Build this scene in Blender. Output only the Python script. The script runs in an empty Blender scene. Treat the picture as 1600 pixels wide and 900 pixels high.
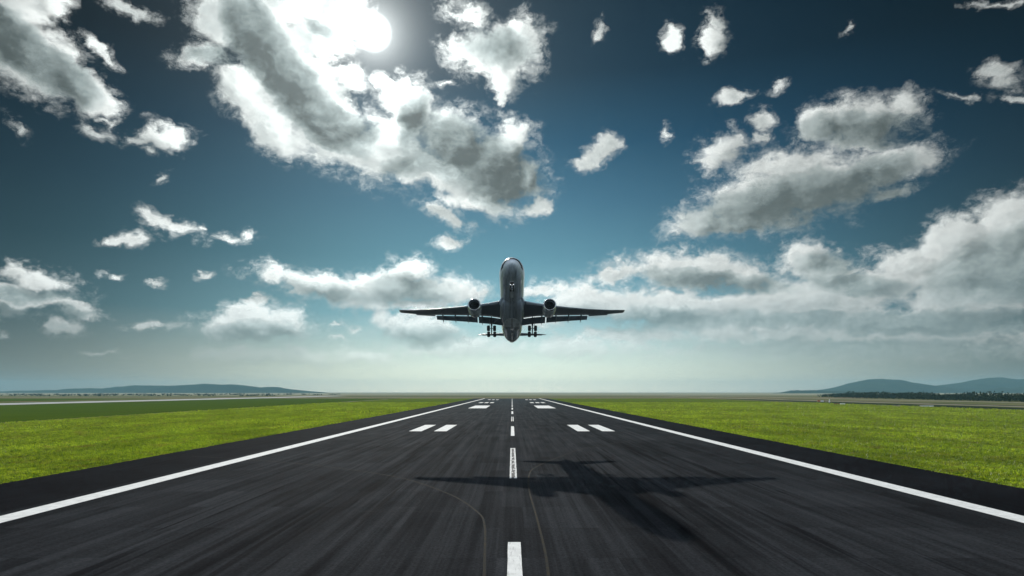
import bpy, bmesh, math, random
import numpy as np
from mathutils import Vector, Matrix, noise as mnoise

random.seed(7); RNG = np.random.default_rng(11)
sc = bpy.context.scene
COL = sc.collection
R = math.radians

# ------------------------------------------------------------------ camera
F = 1067.0          # focal length in photograph pixels (24 mm lens on 36 mm)
HZ = 612.0          # row of the eye-level line in the photograph
CAM_H = 10.0
cam = bpy.data.cameras.new('camera'); camo = bpy.data.objects.new('camera', cam); COL.objects.link(camo)
cam.lens = 24.0; cam.sensor_width = 36.0; cam.shift_y = (HZ-450)/1600.0
cam.clip_start = 0.5; cam.clip_end = 60000
camo.location = (0, 0, CAM_H); camo.rotation_euler = (R(90), 0, 0)
sc.camera = camo

# ------------------------------------------------------------------ sun direction
SUN = Vector(((583-800)/F, 1.0, (HZ-50)/F)).normalized()
SUN_EL = math.asin(SUN.z); SUN_AZ = math.atan2(SUN.x, SUN.y)

# ------------------------------------------------------------------ node helpers
class NT:
    def __init__(s, tree): s.t = tree
    def n(s, typ, **kw):
        nd = s.t.nodes.new(typ)
        for k, v in kw.items(): setattr(nd, k, v)
        return nd
    def put(s, sock, v):
        if hasattr(v, 'is_output') or isinstance(v, bpy.types.NodeSocket): s.t.links.new(v, sock)
        else: sock.default_value = v
    def math(s, op, a, b=None, c=None, clamp=False):
        nd = s.n('ShaderNodeMath', operation=op, use_clamp=clamp)
        s.put(nd.inputs[0], a)
        if b is not None: s.put(nd.inputs[1], b)
        if c is not None: s.put(nd.inputs[2], c)
        return nd.outputs[0]
    def vmath(s, op, a, b=None, scale=None):
        nd = s.n('ShaderNodeVectorMath', operation=op)
        s.put(nd.inputs[0], a)
        if b is not None: s.put(nd.inputs[1], b)
        if scale is not None: s.put(nd.inputs[3], scale)
        return nd.outputs['Value'] if op in ('LENGTH', 'DOT_PRODUCT', 'DISTANCE') else nd.outputs['Vector']
    def rng(s, v, a, b, c=0.0, d=1.0, smooth=True, clamp=True):
        nd = s.n('ShaderNodeMapRange', interpolation_type='SMOOTHSTEP' if smooth else 'LINEAR')
        if not smooth: nd.clamp = clamp
        s.put(nd.inputs[0], v)
        for i, x in enumerate((a, b, c, d)): s.put(nd.inputs[i+1], x)
        return nd.outputs[0]
    def mix(s, f, a, b, blend='MIX'):
        nd = s.n('ShaderNodeMix', data_type='RGBA', blend_type=blend)
        s.put(nd.inputs[0], f); s.put(nd.inputs[6], a); s.put(nd.inputs[7], b)
        return nd.outputs[2]
    def noise(s, vec, scale, detail=4, rough=0.5, lac=2.0, dist=0.0, typ='FBM', color=False, dims='3D'):
        nd = s.n('ShaderNodeTexNoise', noise_type=typ, noise_dimensions=dims)
        s.put(nd.inputs['Vector'], vec); s.put(nd.inputs['Scale'], scale); s.put(nd.inputs['Detail'], detail)
        s.put(nd.inputs['Roughness'], rough); s.put(nd.inputs['Lacunarity'], lac); s.put(nd.inputs['Distortion'], dist)
        return nd.outputs['Color' if color else 'Fac']
    def mapping(s, vec, loc=(0,0,0), rot=(0,0,0), scale=(1,1,1), typ='POINT'):
        nd = s.n('ShaderNodeMapping', vector_type=typ)
        s.put(nd.inputs['Vector'], vec); s.put(nd.inputs['Location'], loc); s.put(nd.inputs['Rotation'], rot); s.put(nd.inputs['Scale'], scale)
        return nd.outputs[0]
    def comb(s, x, y, z):
        nd = s.n('ShaderNodeCombineXYZ')
        for i, v in enumerate((x, y, z)): s.put(nd.inputs[i], v)
        return nd.outputs[0]
    def sep(s, v):
        nd = s.n('ShaderNodeSeparateXYZ'); s.put(nd.inputs[0], v); return nd.outputs
    def ramp(s, f, stops, interp='LINEAR'):
        nd = s.n('ShaderNodeValToRGB'); s.put(nd.inputs[0], f); cr = nd.color_ramp; cr.interpolation = interp
        while len(cr.elements) < len(stops): cr.elements.new(0.5)
        for e, (p, c) in zip(cr.elements, stops):
            e.position = p; e.color = (*c, 1) if len(c) == 3 else c
        return nd.outputs[0]

# ------------------------------------------------------------------ world: Nishita sky + cloud deck, all by compass direction
def direction(px, py):           # bearing and elevation (radians) of a place in the sky
    d = Vector(((px-800)/F, 1.0, (HZ-py)/F)); d.normalize()
    return math.atan2(d.x, d.y), math.asin(d.z)

# cloud lobes: x, y, half length, half width, tilt, strength
CL = [
 # upper left bank
 (45,85,120,60,38,1),(130,142,72,36,35,1),(30,15,60,50,0,.9),(-50,50,110,75,30,1),(165,165,28,18,20,.8),(85,5,30,30,60,.6),
 # small ones on the left
 (252,213,46,24,8,.9),(215,222,24,10,5,.7),(148,208,30,10,12,.55),(170,190,22,5,10,.35),(30,203,20,9,50,.4),(206,12,34,10,18,.35),(232,240,14,6,25,.35),
 (250,277,13,7,-20,.4),(155,82,30,8,50,.28),
 # great cloud below the sun
 (385,38,100,56,30,1),(450,115,125,72,48,1),(505,190,125,62,38,1),(575,232,92,46,12,1),(322,78,46,20,-12,.75),(322,15,26,16,30,.7),(330,40,24,14,10,.6),
 (505,55,62,52,10,1),(455,2,90,40,0,1),(535,22,45,35,-30,.9),(425,190,66,40,48,.9),(380,130,50,38,50,.9),(548,118,34,26,40,.85),
 (640,165,52,42,12,1),(612,215,66,52,0,1),(715,222,75,52,38,1),(760,262,90,66,22,1),(800,228,42,40,40,.95),(700,275,92,32,18,.95),
 (838,328,34,15,-5,.75),(690,335,48,14,25,.7),(825,275,24,46,-10,.85),(750,318,88,20,8,.85),(652,258,46,42,0,.9),(598,128,28,14,20,.6),
 # cloud right of the sun
 (772,82,74,46,12,.95),(738,32,42,20,25,.6),(812,60,42,34,-40,.85),(785,122,24,26,0,.7),(782,153,8,12,0,.35),(700,128,12,5,0,.3),
 # scattered, upper right
 (1108,64,21,28,0,.8),(1117,34,15,17,-30,.6),(1048,62,12,20,-10,.42),(936,52,9,17,20,.35),
 (934,240,38,19,-28,.9),(952,222,26,14,25,.75),(915,252,24,13,-10,.7),(1039,210,8,10,0,.42),(1328,46,10,7,-40,.28),
 (1122,236,40,24,-18,.65),(1100,252,28,8,-5,.35),(1150,222,20,12,10,.35),(1193,187,20,18,-30,.6),(1188,216,14,9,0,.42),(1212,140,15,9,-45,.42),(1152,150,26,6,-8,.25),
 (1345,192,95,40,-6,.95),(1283,195,32,32,0,.85),(1408,168,42,24,-5,.8),(1340,225,66,16,0,.7),(1440,160,10,8,0,.3),
 (1185,318,112,50,-14,1),(1275,292,112,54,-14,1),(1372,262,105,26,-17,.95),(1092,346,56,22,-14,.9),(1150,346,100,26,0,.95),(1392,298,34,11,-12,.5),(1240,265,110,24,-4,.7),
 (1552,116,40,18,14,.65),(1590,155,22,6,0,.35),(1490,152,34,6,10,.22),(1560,2,50,5,0,.35),
 # cumulus bank on the right
 (1580,352,105,52,-22,1),(1490,378,62,40,-20,1),(1600,430,180,70,0,1),(1500,430,120,42,0,1),(1425,412,64,24,0,.9),
 (1260,402,44,28,0,1),(1295,425,85,36,5,1),(1350,445,110,34,0,1),(1270,465,150,40,0,.9),
 (1088,425,112,34,3,1),(965,428,50,18,-10,.85),(1160,432,50,22,10,.8),(905,468,90,26,0,.9),(1040,480,200,30,0,.8),(850,455,50,14,0,.7),
 (1200,505,260,38,0,.75),(1420,505,260,42,0,.85),(1000,522,110,16,0,.6),(1350,548,360,22,0,.5),(1520,470,140,50,0,.9),
 # centre left
 (430,430,28,18,20,.8),(500,446,95,22,8,.9),(560,465,90,22,14,.85),(648,428,44,26,0,1),(610,455,80,30,0,1),(680,452,80,28,5,1),(728,458,42,16,10,.8),(650,478,90,16,0,.7),
 (400,512,92,28,0,.85),(378,492,52,18,-10,.8),(400,473,28,12,0,.75),(450,510,38,28,0,.8),(404,462,8,5,0,.4),
 (440,562,140,18,2,.7),(565,560,60,20,0,.6),(655,512,78,28,0,.8),(600,500,22,24,60,.5),(690,540,100,22,0,.65),(900,545,120,20,0,.5),(820,500,80,20,0,.5),(555,512,18,7,0,.3),(528,508,14,4,0,.35),(530,528,14,5,0,.3),
 # left bank
 (62,440,64,24,6,1),(20,466,115,26,0,1),(112,480,50,16,12,.9),(20,428,46,16,0,.8),(104,512,34,15,5,.65),(80,505,14,8,0,.4),
 (165,551,32,4,0,.35),(232,508,40,6,0,.55),(178,427,19,5,0,.5),(245,438,14,5,-8,.45),(320,428,15,4,-5,.45),(200,372,38,12,0,.75),(205,365,20,9,-10,.5),
 (240,345,28,11,25,.6),(285,356,38,8,15,.5),(318,357,9,5,0,.35),(360,373,36,8,-3,.45),(388,366,14,7,0,.4),(5,522,12,5,0,.3),
 (705,383,24,9,0,.55),
]
# thick, sunless hearts of the same clouds
DK = [
 (30,72,130,30,38,1),(120,125,40,14,38,.5),(400,60,66,36,58,1.2),(450,125,90,34,48,1.2),(508,188,82,30,33,1.2),(548,205,44,22,5,1.0),(340,80,30,10,0,.4),
 (645,190,16,34,15,.6),(730,240,80,42,22,1.1),(785,275,62,46,15,1.1),(670,245,50,14,-20,.5),(775,75,26,14,10,.25),(505,45,18,8,30,.5),
 (1240,318,150,34,-10,.9),(1340,282,66,20,-20,.6),(1340,205,70,18,0,.45),(1180,345,80,14,0,.5),
 (1600,440,110,26,0,.8),(1560,410,80,30,-20,.4),(1520,500,200,16,0,.9),(1330,442,60,12,5,.45),(1420,510,120,10,0,.6),(1250,500,130,9,0,.5),(1300,545,150,9,0,.35),
 (1120,440,90,13,5,.6),(1010,500,90,12,0,.4),(640,455,50,16,0,.5),(530,460,50,9,10,.4),(400,525,70,14,0,.5),(440,575,80,6,0,.25),
 (40,462,85,9,0,.9),(40,488,90,8,0,.9),(1290,410,30,10,0,.3),(660,525,40,9,0,.25),
]
HALO = [(a, b, c, d, e) for a, b, c, d, e in []]

def lobe_params(px, py, rx, ry, deg):
    az0, el0 = direction(px, py)
    a = R(deg); e = 1.0
    ux = (math.cos(a)*e, math.sin(a)*e); uy = (-math.sin(a)*e, math.cos(a)*e)
    A1 = direction(px+ux[0], py+ux[1]); A2 = direction(px+uy[0], py+uy[1])
    J = np.array([[A1[0]-az0, A2[0]-az0], [A1[1]-el0, A2[1]-el0]]) @ np.diag([rx, ry])
    U, S, Vt = np.linalg.svd(J)
    if np.linalg.det(U) < 0: U[:, 1] *= -1
    th = math.atan2(U[1, 0], U[0, 0])
    return (az0, el0, 0), (0, 0, th), (S[0], S[1], 1.0)

world = bpy.data.worlds.new("World"); sc.world = world; world.use_nodes = True
wt = world.node_tree; wt.nodes.clear(); W = NT(wt)

def field_group(name, lobes, soft):
    g = bpy.data.node_groups.new(name, 'ShaderNodeTree')
    g.interface.new_socket('Vector', in_out='INPUT', socket_type='NodeSocketVector')
    g.interface.new_socket('Value', in_out='OUTPUT', socket_type='NodeSocketFloat')
    G = NT(g); gi = G.n('NodeGroupInput'); go = G.n('NodeGroupOutput')
    cur = None; vec = gi.outputs[0]
    for i, (px, py, rx, ry, dg, k) in enumerate(lobes):
        loc, rot, scl = lobe_params(px, py, rx, ry, dg)
        if i and i % 14 == 0:       # evaluate the lobes in batches, so the shader's stack never overflows
            vec = G.vmath('ADD', gi.outputs[0], G.comb(G.math('MULTIPLY', cur, 1e-8), 0.0, 0.0))
        m = G.mapping(vec, loc, rot, scl, 'TEXTURE')
        l = G.vmath('LENGTH', m)
        kk = 0.35 + 0.65*k*min(1.0, math.sqrt(min(rx, ry)/45.0)) if soft else k
        h = G.math('MULTIPLY_ADD', l, -kk, kk)
        cur = h if cur is None else (G.math('SMOOTH_MAX', cur, h, 0.12))
    G.put(go.inputs[0], cur)
    return g
def use(g, vec):
    nd = W.n('ShaderNodeGroup'); nd.node_tree = g; W.put(nd.inputs[0], vec); return nd.outputs[0]

tc = W.n('ShaderNodeTexCoord'); D = W.vmath('NORMALIZE', tc.outputs['Generated'])
dx, dy, dz = W.sep(D)
az = W.math('ARCTAN2', dx, dy); el = W.math('ARCSINE', dz)
P = W.comb(az, el, 0.0)
# ragged edges: shift the lookup with turbulence
ND = W.vmath('MULTIPLY', D, (1, 1, 1.35))
w1 = W.noise(ND, 9.0, 3, .5, color=True); w1 = W.vmath('SUBTRACT', w1, (.5, .5, .5))
w2 = W.noise(ND, 34.0, 5, .6, color=True); w2 = W.vmath('SUBTRACT', w2, (.5, .5, .5))
wv = W.vmath('ADD', W.vmath('SCALE', w1, scale=.020), W.vmath('SCALE', w2, scale=.032))
PW = W.vmath('MULTIPLY', W.vmath('ADD', P, wv), (1, 1, 0))
SMALL = [c for c in CL if min(c[2], c[3]) <= 19]
G_SMALL = field_group('cloud_lobes', SMALL, True)
BIG = [c for c in CL if min(c[2], c[3]) > 19]
G_BIG = field_group('cloud_big_lobes', BIG, True)
G_DK = field_group('cloud_hearts', DK, False)
HB = use(G_BIG, PW)
H = W.math('SMOOTH_MAX', HB, use(G_SMALL, PW), .08)
def puff(vec, rough=.66):
    a = W.noise(vec, 20.0, 7, rough, 2.1)
    b = W.noise(vec, 13.0, 3, .6, 2.2, typ='RIDGED_MULTIFRACTAL')
    return W.math('ADD', W.math('MULTIPLY', W.math('SUBTRACT', a, .5), 1.5), W.math('MULTIPLY', W.math('SUBTRACT', .62, b), .30))
VW = W.vmath('ADD', ND, W.vmath('SCALE', w2, scale=.02))
N0 = puff(VW)
Fv = W.math('ADD', H, N0)
Fv = W.math('SUBTRACT', Fv, .13)
# same field a little nearer the sun: what lies between a puff and the sun shades it
toS = (SUN_AZ, SUN_EL, 0)
dS = W.vmath('NORMALIZE', W.vmath('SUBTRACT', toS, P))
offP = W.vmath('SCALE', dS, scale=.016)
H2 = use(G_BIG, W.vmath('ADD', PW, offP))
dS3 = W.vmath('NORMALIZE', W.vmath('SUBTRACT', tuple(SUN), D))
N2 = puff(W.vmath('ADD', VW, W.vmath('SCALE', dS3, scale=.010)))
relief = W.math('ADD', W.math('MULTIPLY', W.math('SUBTRACT', HB, H2), .9), W.math('MULTIPLY', W.math('SUBTRACT', N0, N2), .9))

cosS = W.vmath('DOT_PRODUCT', D, tuple(SUN))
sang = W.math('ARCCOSINE', W.math('MINIMUM', cosS, .999999))     # angle from the sun, radians

# clear sky
sky = W.n('ShaderNodeTexSky', sky_type='NISHITA', sun_disc=False)
sky.sun_elevation = SUN_EL; sky.sun_rotation = SUN_AZ; sky.air_density = 1.0; sky.dust_density = 1.2; sky.ozone_density = 2.5; sky.altitude = 0
gm = W.n('ShaderNodeGamma'); W.put(gm.inputs[0], sky.outputs[0]); gm.inputs[1].default_value = .30
base = W.vmath('MULTIPLY', gm.outputs[0], (0.155, 0.245, 0.265))
gain = W.ramp(W.math('DIVIDE', el, R(40), clamp=True), [(p/40, c) for p, c in [(0, (3.1, 2.15, 1.9)), (1.2, (2.65, 1.95, 1.72)), (6.4, (.78, .98, 1.07)), (11, (.39, .59, .70)), (15.5, (.215, .37, .50)), (20, (.085, .20, .31)), (25, (.040, .09, .14)), (30, (.027, .064, .10)), (40, (.035, .07, .10))]])
side = W.rng(W.math('ABSOLUTE', W.math('SUBTRACT', az, R(2))), R(0), R(43), 1.0, .17)
clear = W.vmath('MULTIPLY', base, gain)
clear = W.vmath('SCALE', clear, scale=side)
# the half of the sky behind the viewer: unseen, brightened as fill for aircraft and ground, white cloud added
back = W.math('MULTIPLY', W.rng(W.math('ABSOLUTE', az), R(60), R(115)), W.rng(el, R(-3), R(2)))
fill_sky = W.vmath('MULTIPLY', base, (1.15, 1.35, 1.7))
fill_sky = W.mix(W.rng(N0, -.05, .30), fill_sky, (.95, 1.0, 1.05, 1))
clear = W.mix(back, clear, fill_sky)

# cloud light
near = W.math('POWER', 2.718, W.math('MULTIPLY', sang, -3.4))
white = W.math('MULTIPLY_ADD', near, 1.12, .44)
dark = W.math('MULTIPLY_ADD', near, .10, .11)
low = W.rng(el, R(2), R(20), 1.0, 0.0)
dark = W.math('ADD', dark, W.math('MULTIPLY', low, .20))
white = W.math('ADD', white, W.math('MULTIPLY', low, .14))
heart = W.math('ADD', use(G_DK, PW), W.math('MULTIPLY', N0, .07))
T = W.math('ADD', W.math('MULTIPLY', W.math('MAXIMUM', W.math('ADD', heart, .34), 0.0), 2.9), W.math('MULTIPLY', W.math('MAXIMUM', W.math('SUBTRACT', Fv, .28), 0.0), .45))
lit = W.math('POWER', 2.718, W.math('MULTIPLY', T, -1.0))
rl = W.math('MAXIMUM', W.math('MINIMUM', relief, .45), -.38)
lit = W.math('MAXIMUM', W.math('ADD', lit, W.math('MULTIPLY', rl, .50)), .0)
lum = W.math('ADD', dark, W.math('MULTIPLY', W.math('SUBTRACT', white, dark), lit))
lum = W.math('MULTIPLY', lum, W.math('ADD', 1.0, W.math('MULTIPLY', rl, .55)))
tint = W.mix(W.math('MINIMUM', lit, 1.0), (.80, 1.0, 1.0, 1), (.95, 1.0, .975, 1))
ccol = W.vmath('SCALE', tint, scale=lum)
veil = W.noise(VW, 55.0, 5, .7)
alpha = W.math('MAXIMUM', W.rng(Fv, -.06, .40), W.math('MULTIPLY', W.rng(Fv, -.32, .06, 0.0, .42), W.rng(veil, .42, .66)))
fade = W.ramp(W.math('DIVIDE', el, R(14), clamp=True), [(0, (0,)*3), (.16, (.22,)*3), (.33, (.68,)*3), (.6, (.95,)*3), (1, (1,)*3)])
alpha = W.math('MULTIPLY', alpha, fade)
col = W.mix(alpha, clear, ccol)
# the sun itself and its aureole
g1 = W.math('MULTIPLY', W.math('POWER', 2.718, W.math('MULTIPLY', sang, -48.0)), 1.9)
g2 = W.math('MULTIPLY', W.math('POWER', 2.718, W.math('MULTIPLY', sang, -9.5)), .20)
g3 = W.rng(sang, R(0), R(1.5), 5.0, 0.0)
glow = W.math('ADD', W.math('ADD', g1, g2), g3)
gcol = W.vmath('SCALE', (.95, 1.0, .98), scale=glow)
col = W.vmath('ADD', col, gcol)
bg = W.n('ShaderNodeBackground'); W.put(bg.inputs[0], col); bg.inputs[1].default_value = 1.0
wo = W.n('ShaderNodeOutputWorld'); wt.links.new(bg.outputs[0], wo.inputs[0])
world.cycles.sampling_method = 'MANUAL'; world.cycles.sample_map_resolution = 512

# ------------------------------------------------------------------ sun lamp and exposure
sl = bpy.data.lights.new('sun', 'SUN'); sl.energy = 4.0; sl.angle = R(0.9); sl.color = (1.0, .96, .88)
so = bpy.data.objects.new('sun', sl); COL.objects.link(so)
so.rotation_euler = (-SUN).to_track_quat('-Z', 'Y').to_euler(); so.location = (0, 0, 200)
sc.view_settings.view_transform = 'Standard'; sc.view_settings.look = 'None'
sc.view_settings.exposure = 0.0; sc.view_settings.gamma = 1.0; sc.view_settings.use_curve_mapping = False
sc.cycles.use_adaptive_sampling = True; sc.cycles.adaptive_threshold = 0.02; sc.cycles.adaptive_min_samples = 8
sc.cycles.max_bounces = 6; sc.cycles.transparent_max_bounces = 8; sc.cycles.caustics_reflective = False; sc.cycles.caustics_refractive = False

# ------------------------------------------------------------------ building helpers
def tag(o, label=None, cat=None, group=None, kind=None):
    if label: o['label'] = label
    if cat: o['category'] = cat
    if group: o['group'] = group
    if kind: o['kind'] = kind
    return o
def link_mesh(name, me, mat=None, parent=None, smooth=False):
    o = bpy.data.objects.new(name, me); COL.objects.link(o)
    if mat: me.materials.append(mat)
    if parent is not None: o.parent = parent
    if smooth: me.polygons.foreach_set('use_smooth', [True]*len(me.polygons))
    return o
def pymesh(name, verts, faces, mat=None, parent=None, smooth=False):
    me = bpy.data.meshes.new(name); me.from_pydata([tuple(v) for v in verts], [], faces); me.validate(); me.update()
    return link_mesh(name, me, mat, parent, smooth)
def empty(name, loc=(0, 0, 0)):
    o = bpy.data.objects.new(name, None); COL.objects.link(o); o.location = loc; o.empty_display_size = .5; return o
class MB:
    """collects shapes into one mesh"""
    def __init__(s): s.v = []; s.f = []
    def add(s, vs, fs):
        b = len(s.v); s.v += [tuple(v) for v in vs]; s.f += [tuple(i+b for i in f) for f in fs]
    def box(s, c, size, rot=None):
        x, y, z = [q/2 for q in size]; pts = [Vector((a*x, b*y, d*z)) for a in (-1, 1) for b in (-1, 1) for d in (-1, 1)]
        if rot: pts = [rot @ p for p in pts]
        pts = [p+Vector(c) for p in pts]
        s.add(pts, [(0, 1, 3, 2), (4, 6, 7, 5), (0, 4, 5, 1), (2, 3, 7, 6), (0, 2, 6, 4), (1, 5, 7, 3)])
    def loft(s, rings, cap=True, closed=True):
        n = len(rings[0]); b = []
        for r in rings: b += [tuple(p) for p in r]
        f = []
        for i in range(len(rings)-1):
            for j in range(n if closed else n-1):
                k = (j+1) % n
                f.append((i*n+j, i*n+k, (i+1)*n+k, (i+1)*n+j))
        if cap and closed:
            f.append(tuple(range(n))[::-1]); f.append(tuple((len(rings)-1)*n+j for j in range(n)))
        s.add(b, f)
    def tube(s, p, q, r0, r1=None, n=14, cap=True):
        p = Vector(p); q = Vector(q); d = (q-p).normalized(); r1 = r0 if r1 is None else r1
        u = d.orthogonal().normalized(); w = d.cross(u)
        s.loft([[p+(u*math.cos(t)+w*math.sin(t))*r0 for t in [2*math.pi*i/n for i in range(n)]],
                [q+(u*math.cos(t)+w*math.sin(t))*r1 for t in [2*math.pi*i/n for i in range(n)]]], cap)
    def lathe(s, c, axis, prof, n=32, up=None, cap=False):
        """prof: list of (distance along axis, radius)"""
        d = Vector(axis).normalized(); u = d.orthogonal().normalized(); w = d.cross(u); c = Vector(c)
        s.loft([[c+d*a+(u*math.cos(t)+w*math.sin(t))*r for t in [2*math.pi*i/n for i in range(n)]] for a, r in prof], cap)
    def obj(s, name, mat, parent=None, smooth=False, sharp=None):
        me = bpy.data.meshes.new(name); me.from_pydata(s.v, [], s.f); me.validate()
        bm = bmesh.new(); bm.from_mesh(me); bmesh.ops.recalc_face_normals(bm, faces=bm.faces)
        if smooth:
            for e in bm.edges:
                e.smooth = not (len(e.link_faces) == 2 and e.calc_face_angle(0) > R(sharp or 40))
        bm.to_mesh(me); bm.free(); me.update()
        return link_mesh(name, me, mat, parent, smooth)

def material(name):
    m = bpy.data.materials.new(name); m.use_nodes = True; t = m.node_tree; t.nodes.clear(); N = NT(t)
    out = N.n('ShaderNodeOutputMaterial'); b = N.n('ShaderNodeBsdfPrincipled'); t.links.new(b.outputs[0], out.inputs[0])
    return m, N, b, out
def simple(name, col, rough=.5, metal=0.0, spec=.5, var=0.0, scale=1.0, emit=None, coat=0.0):
    m, N, b, out = material(name)
    b.inputs['Roughness'].default_value = rough; b.inputs['Metallic'].default_value = metal; b.inputs['Specular IOR Level'].default_value = spec
    b.inputs['Coat Weight'].default_value = coat
    c = (*col, 1)
    if var:
        tcn = N.n('ShaderNodeTexCoord'); nz = N.noise(tcn.outputs['Object'], scale, 5, .6)
        k = N.rng(nz, .25, .75, 1-var, 1+var, smooth=False)
        cc = N.vmath('SCALE', tuple(col), scale=k); N.put(b.inputs['Base Color'], cc)
        N.put(b.inputs['Roughness'], N.rng(nz, .3, .7, max(.05, rough-.08), min(1, rough+.1), smooth=False))
    else: b.inputs['Base Color'].default_value = c
    if emit:
        b.inputs['Emission Color'].default_value = (*emit[0], 1); b.inputs['Emission Strength'].default_value = emit[1]
    return m
def bump(N, b, h, strength, dist):
    nd = N.n('ShaderNodeBump'); nd.inputs['Strength'].default_value = strength; nd.inputs['Distance'].default_value = dist
    N.put(nd.inputs['Height'], h); N.put(b.inputs['Normal'], nd.outputs[0])

FH = F*CAM_H
def gy(py): return FH/(py-HZ)
def gpt(px, py, z=0.0): Y = gy(py); return Vector(((px-800)/F*Y, Y, z))

# ------------------------------------------------------------------ ground
def m_grassland():
    m, N, b, out = material('grassland')
    g = N.n('ShaderNodeNewGeometry'); p = g.outputs['Position']; x, y, z = N.sep(p)
    n1 = N.noise(p, .035, 6, .65); n2 = N.noise(N.mapping(p, scale=(.004, .02, 1)), 1.0, 5, .6); n3 = N.noise(p, 1.3, 5, .7)
    c = N.mix(N.rng(n1, .3, .7), (.055, .100, .008, 1), (.095, .140, .012, 1))
    c = N.mix(N.rng(n3, .35, .75), c, (.150, .190, .018, 1))
    c = N.mix(N.math('MULTIPLY', N.rng(n2, .5, .72), .5), c, (.10, .08, .03, 1))
    # rougher, darker pasture beyond the mown strip; dry stubble far away, its colour paled for haze towards the horizon
    left = N.rng(N.math('ADD', x, N.math('MULTIPLY', N.math('SUBTRACT', n1, .5), 22.0)), -158, -166)
    c = N.mix(N.math('MULTIPLY', left, .62), c, (.034, .068, .008, 1))
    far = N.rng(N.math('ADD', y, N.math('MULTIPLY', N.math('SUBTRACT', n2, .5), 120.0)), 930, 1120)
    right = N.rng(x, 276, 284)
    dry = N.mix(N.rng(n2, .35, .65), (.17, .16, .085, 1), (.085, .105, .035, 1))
    dry = N.mix(N.rng(y, 1200, 2600), dry, (.30, .29, .20, 1))  # ground paled with distance: horizon haze put into the colour
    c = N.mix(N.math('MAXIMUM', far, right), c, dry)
    N.put(b.inputs['Base Color'], c); b.inputs['Roughness'].default_value = .95; b.inputs['Specular IOR Level'].default_value = .0
    bump(N, b, n3, .5, .3)
    return m
def sheet(name, x0, x1, y0, y1, z, mat, nx=1, ny=1):
    vs = [(x0+(x1-x0)*i/nx, y0+(y1-y0)*j/ny, z) for j in range(ny+1) for i in range(nx+1)]
    fs = [(j*(nx+1)+i, j*(nx+1)+i+1, (j+1)*(nx+1)+i+1, (j+1)*(nx+1)+i) for j in range(ny) for i in range(nx)]
    return pymesh(name, vs, fs, mat)
GX, GY0, GY1 = 7800, -400, 8800
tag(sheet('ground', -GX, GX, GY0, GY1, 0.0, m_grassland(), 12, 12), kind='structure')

def m_asphalt():
    m, N, b, out = material('asphalt')
    g = N.n('ShaderNodeNewGeometry'); p = g.outputs['Position']; x, y, z = N.sep(p)
    st1 = N.noise(N.mapping(p, scale=(1.1, .012, 1)), 1.0, 6, .68)
    st2 = N.noise(N.mapping(p, rot=(0, 0, R(1.6)), scale=(.42, .011, 1)), 1.0, 4, .6)
    st3 = N.noise(N.mapping(p, rot=(0, 0, R(-2.4)), scale=(.9, .02, 1)), 1.0, 5, .6)
    blot = N.noise(p, .06, 4, .6); fine = N.noise(p, 5.0, 5, .85)
    ax = N.math('ABSOLUTE', N.math('ADD', x, 0.5))
    inside = N.rng(ax, 40, 30)
    base = N.mix(N.rng(blot, .3, .7), (.0155, .0165, .0185, 1), (.0250, .0268, .0300, 1))
    k = N.math('MULTIPLY', N.rng(st1, .40, .62), inside)
    base = N.mix(N.math('MULTIPLY', k, .48), base, (.041, .044, .050, 1))
    # rubber laid down by tyres, in two broad belts either side of the middle
    belt = N.math('MULTIPLY', N.rng(ax, 4, 12), N.rng(ax, 34, 20))
    rub = N.math('MULTIPLY', N.math('MAXIMUM', N.rng(st2, .50, .66), N.rng(st3, .56, .66)), belt)
    base = N.mix(N.math('MULTIPLY', rub, .72), base, (.004, .004, .005, 1))
    band = N.noise(N.mapping(p, scale=(.16, .0035, 1)), 1.0, 3, .5)
    base = N.mix(N.math('MULTIPLY', N.math('MULTIPLY', N.rng(band, .50, .62), inside), .28), base, (.0055, .006, .0075, 1))
    sk = N.noise(N.mapping(p, rot=(0, 0, R(-5)), scale=(2.6, .05, 1)), 1.0, 4, .6); sk2 = N.noise(p, .045, 3, .5)
    skid = N.math('MULTIPLY', N.math('MULTIPLY', N.rng(sk, .60, .68), N.rng(sk2, .5, .6)), inside)
    base = N.mix(N.math('MULTIPLY', skid, .8), base, (.003, .003, .004, 1))
    # relaid bays: faint change of tone along and across
    vor = N.n('ShaderNodeTexVoronoi', voronoi_dimensions='2D', feature='F1'); N.put(vor.inputs['Vector'], N.mapping(p, scale=(.11, .022, 1))); vor.inputs['Randomness'].default_value = .0
    cr = N.sep(vor.outputs['Color'])[0]
    base = N.mix(.26, base, N.vmath('SCALE', base, scale=N.math('MULTIPLY_ADD', cr, 1.6, .2)))
    # shoulders beyond the edge lines: plainer, darker mix
    sh = N.rng(ax, 41, 42.0)
    base = N.mix(sh, base, N.mix(N.rng(blot, .3, .7), (.0075, .0078, .0095, 1), (.012, .0125, .015, 1)))
    base = N.vmath('SCALE', base, scale=N.rng(fine, .25, .75, .55, 1.45))
    N.put(b.inputs['Base Color'], base)
    N.put(b.inputs['Roughness'], N.math('ADD', N.rng(st1, .3, .7, .88, .74, smooth=False), N.math('MULTIPLY', rub, -.04)))
    b.inputs['Specular IOR Level'].default_value = .002
    bump(N, b, fine, .35, .02)
    return m
ASPH = m_asphalt()
RW_L, RW_R, RW_END = -55.2, 52.6, 1010
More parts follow.
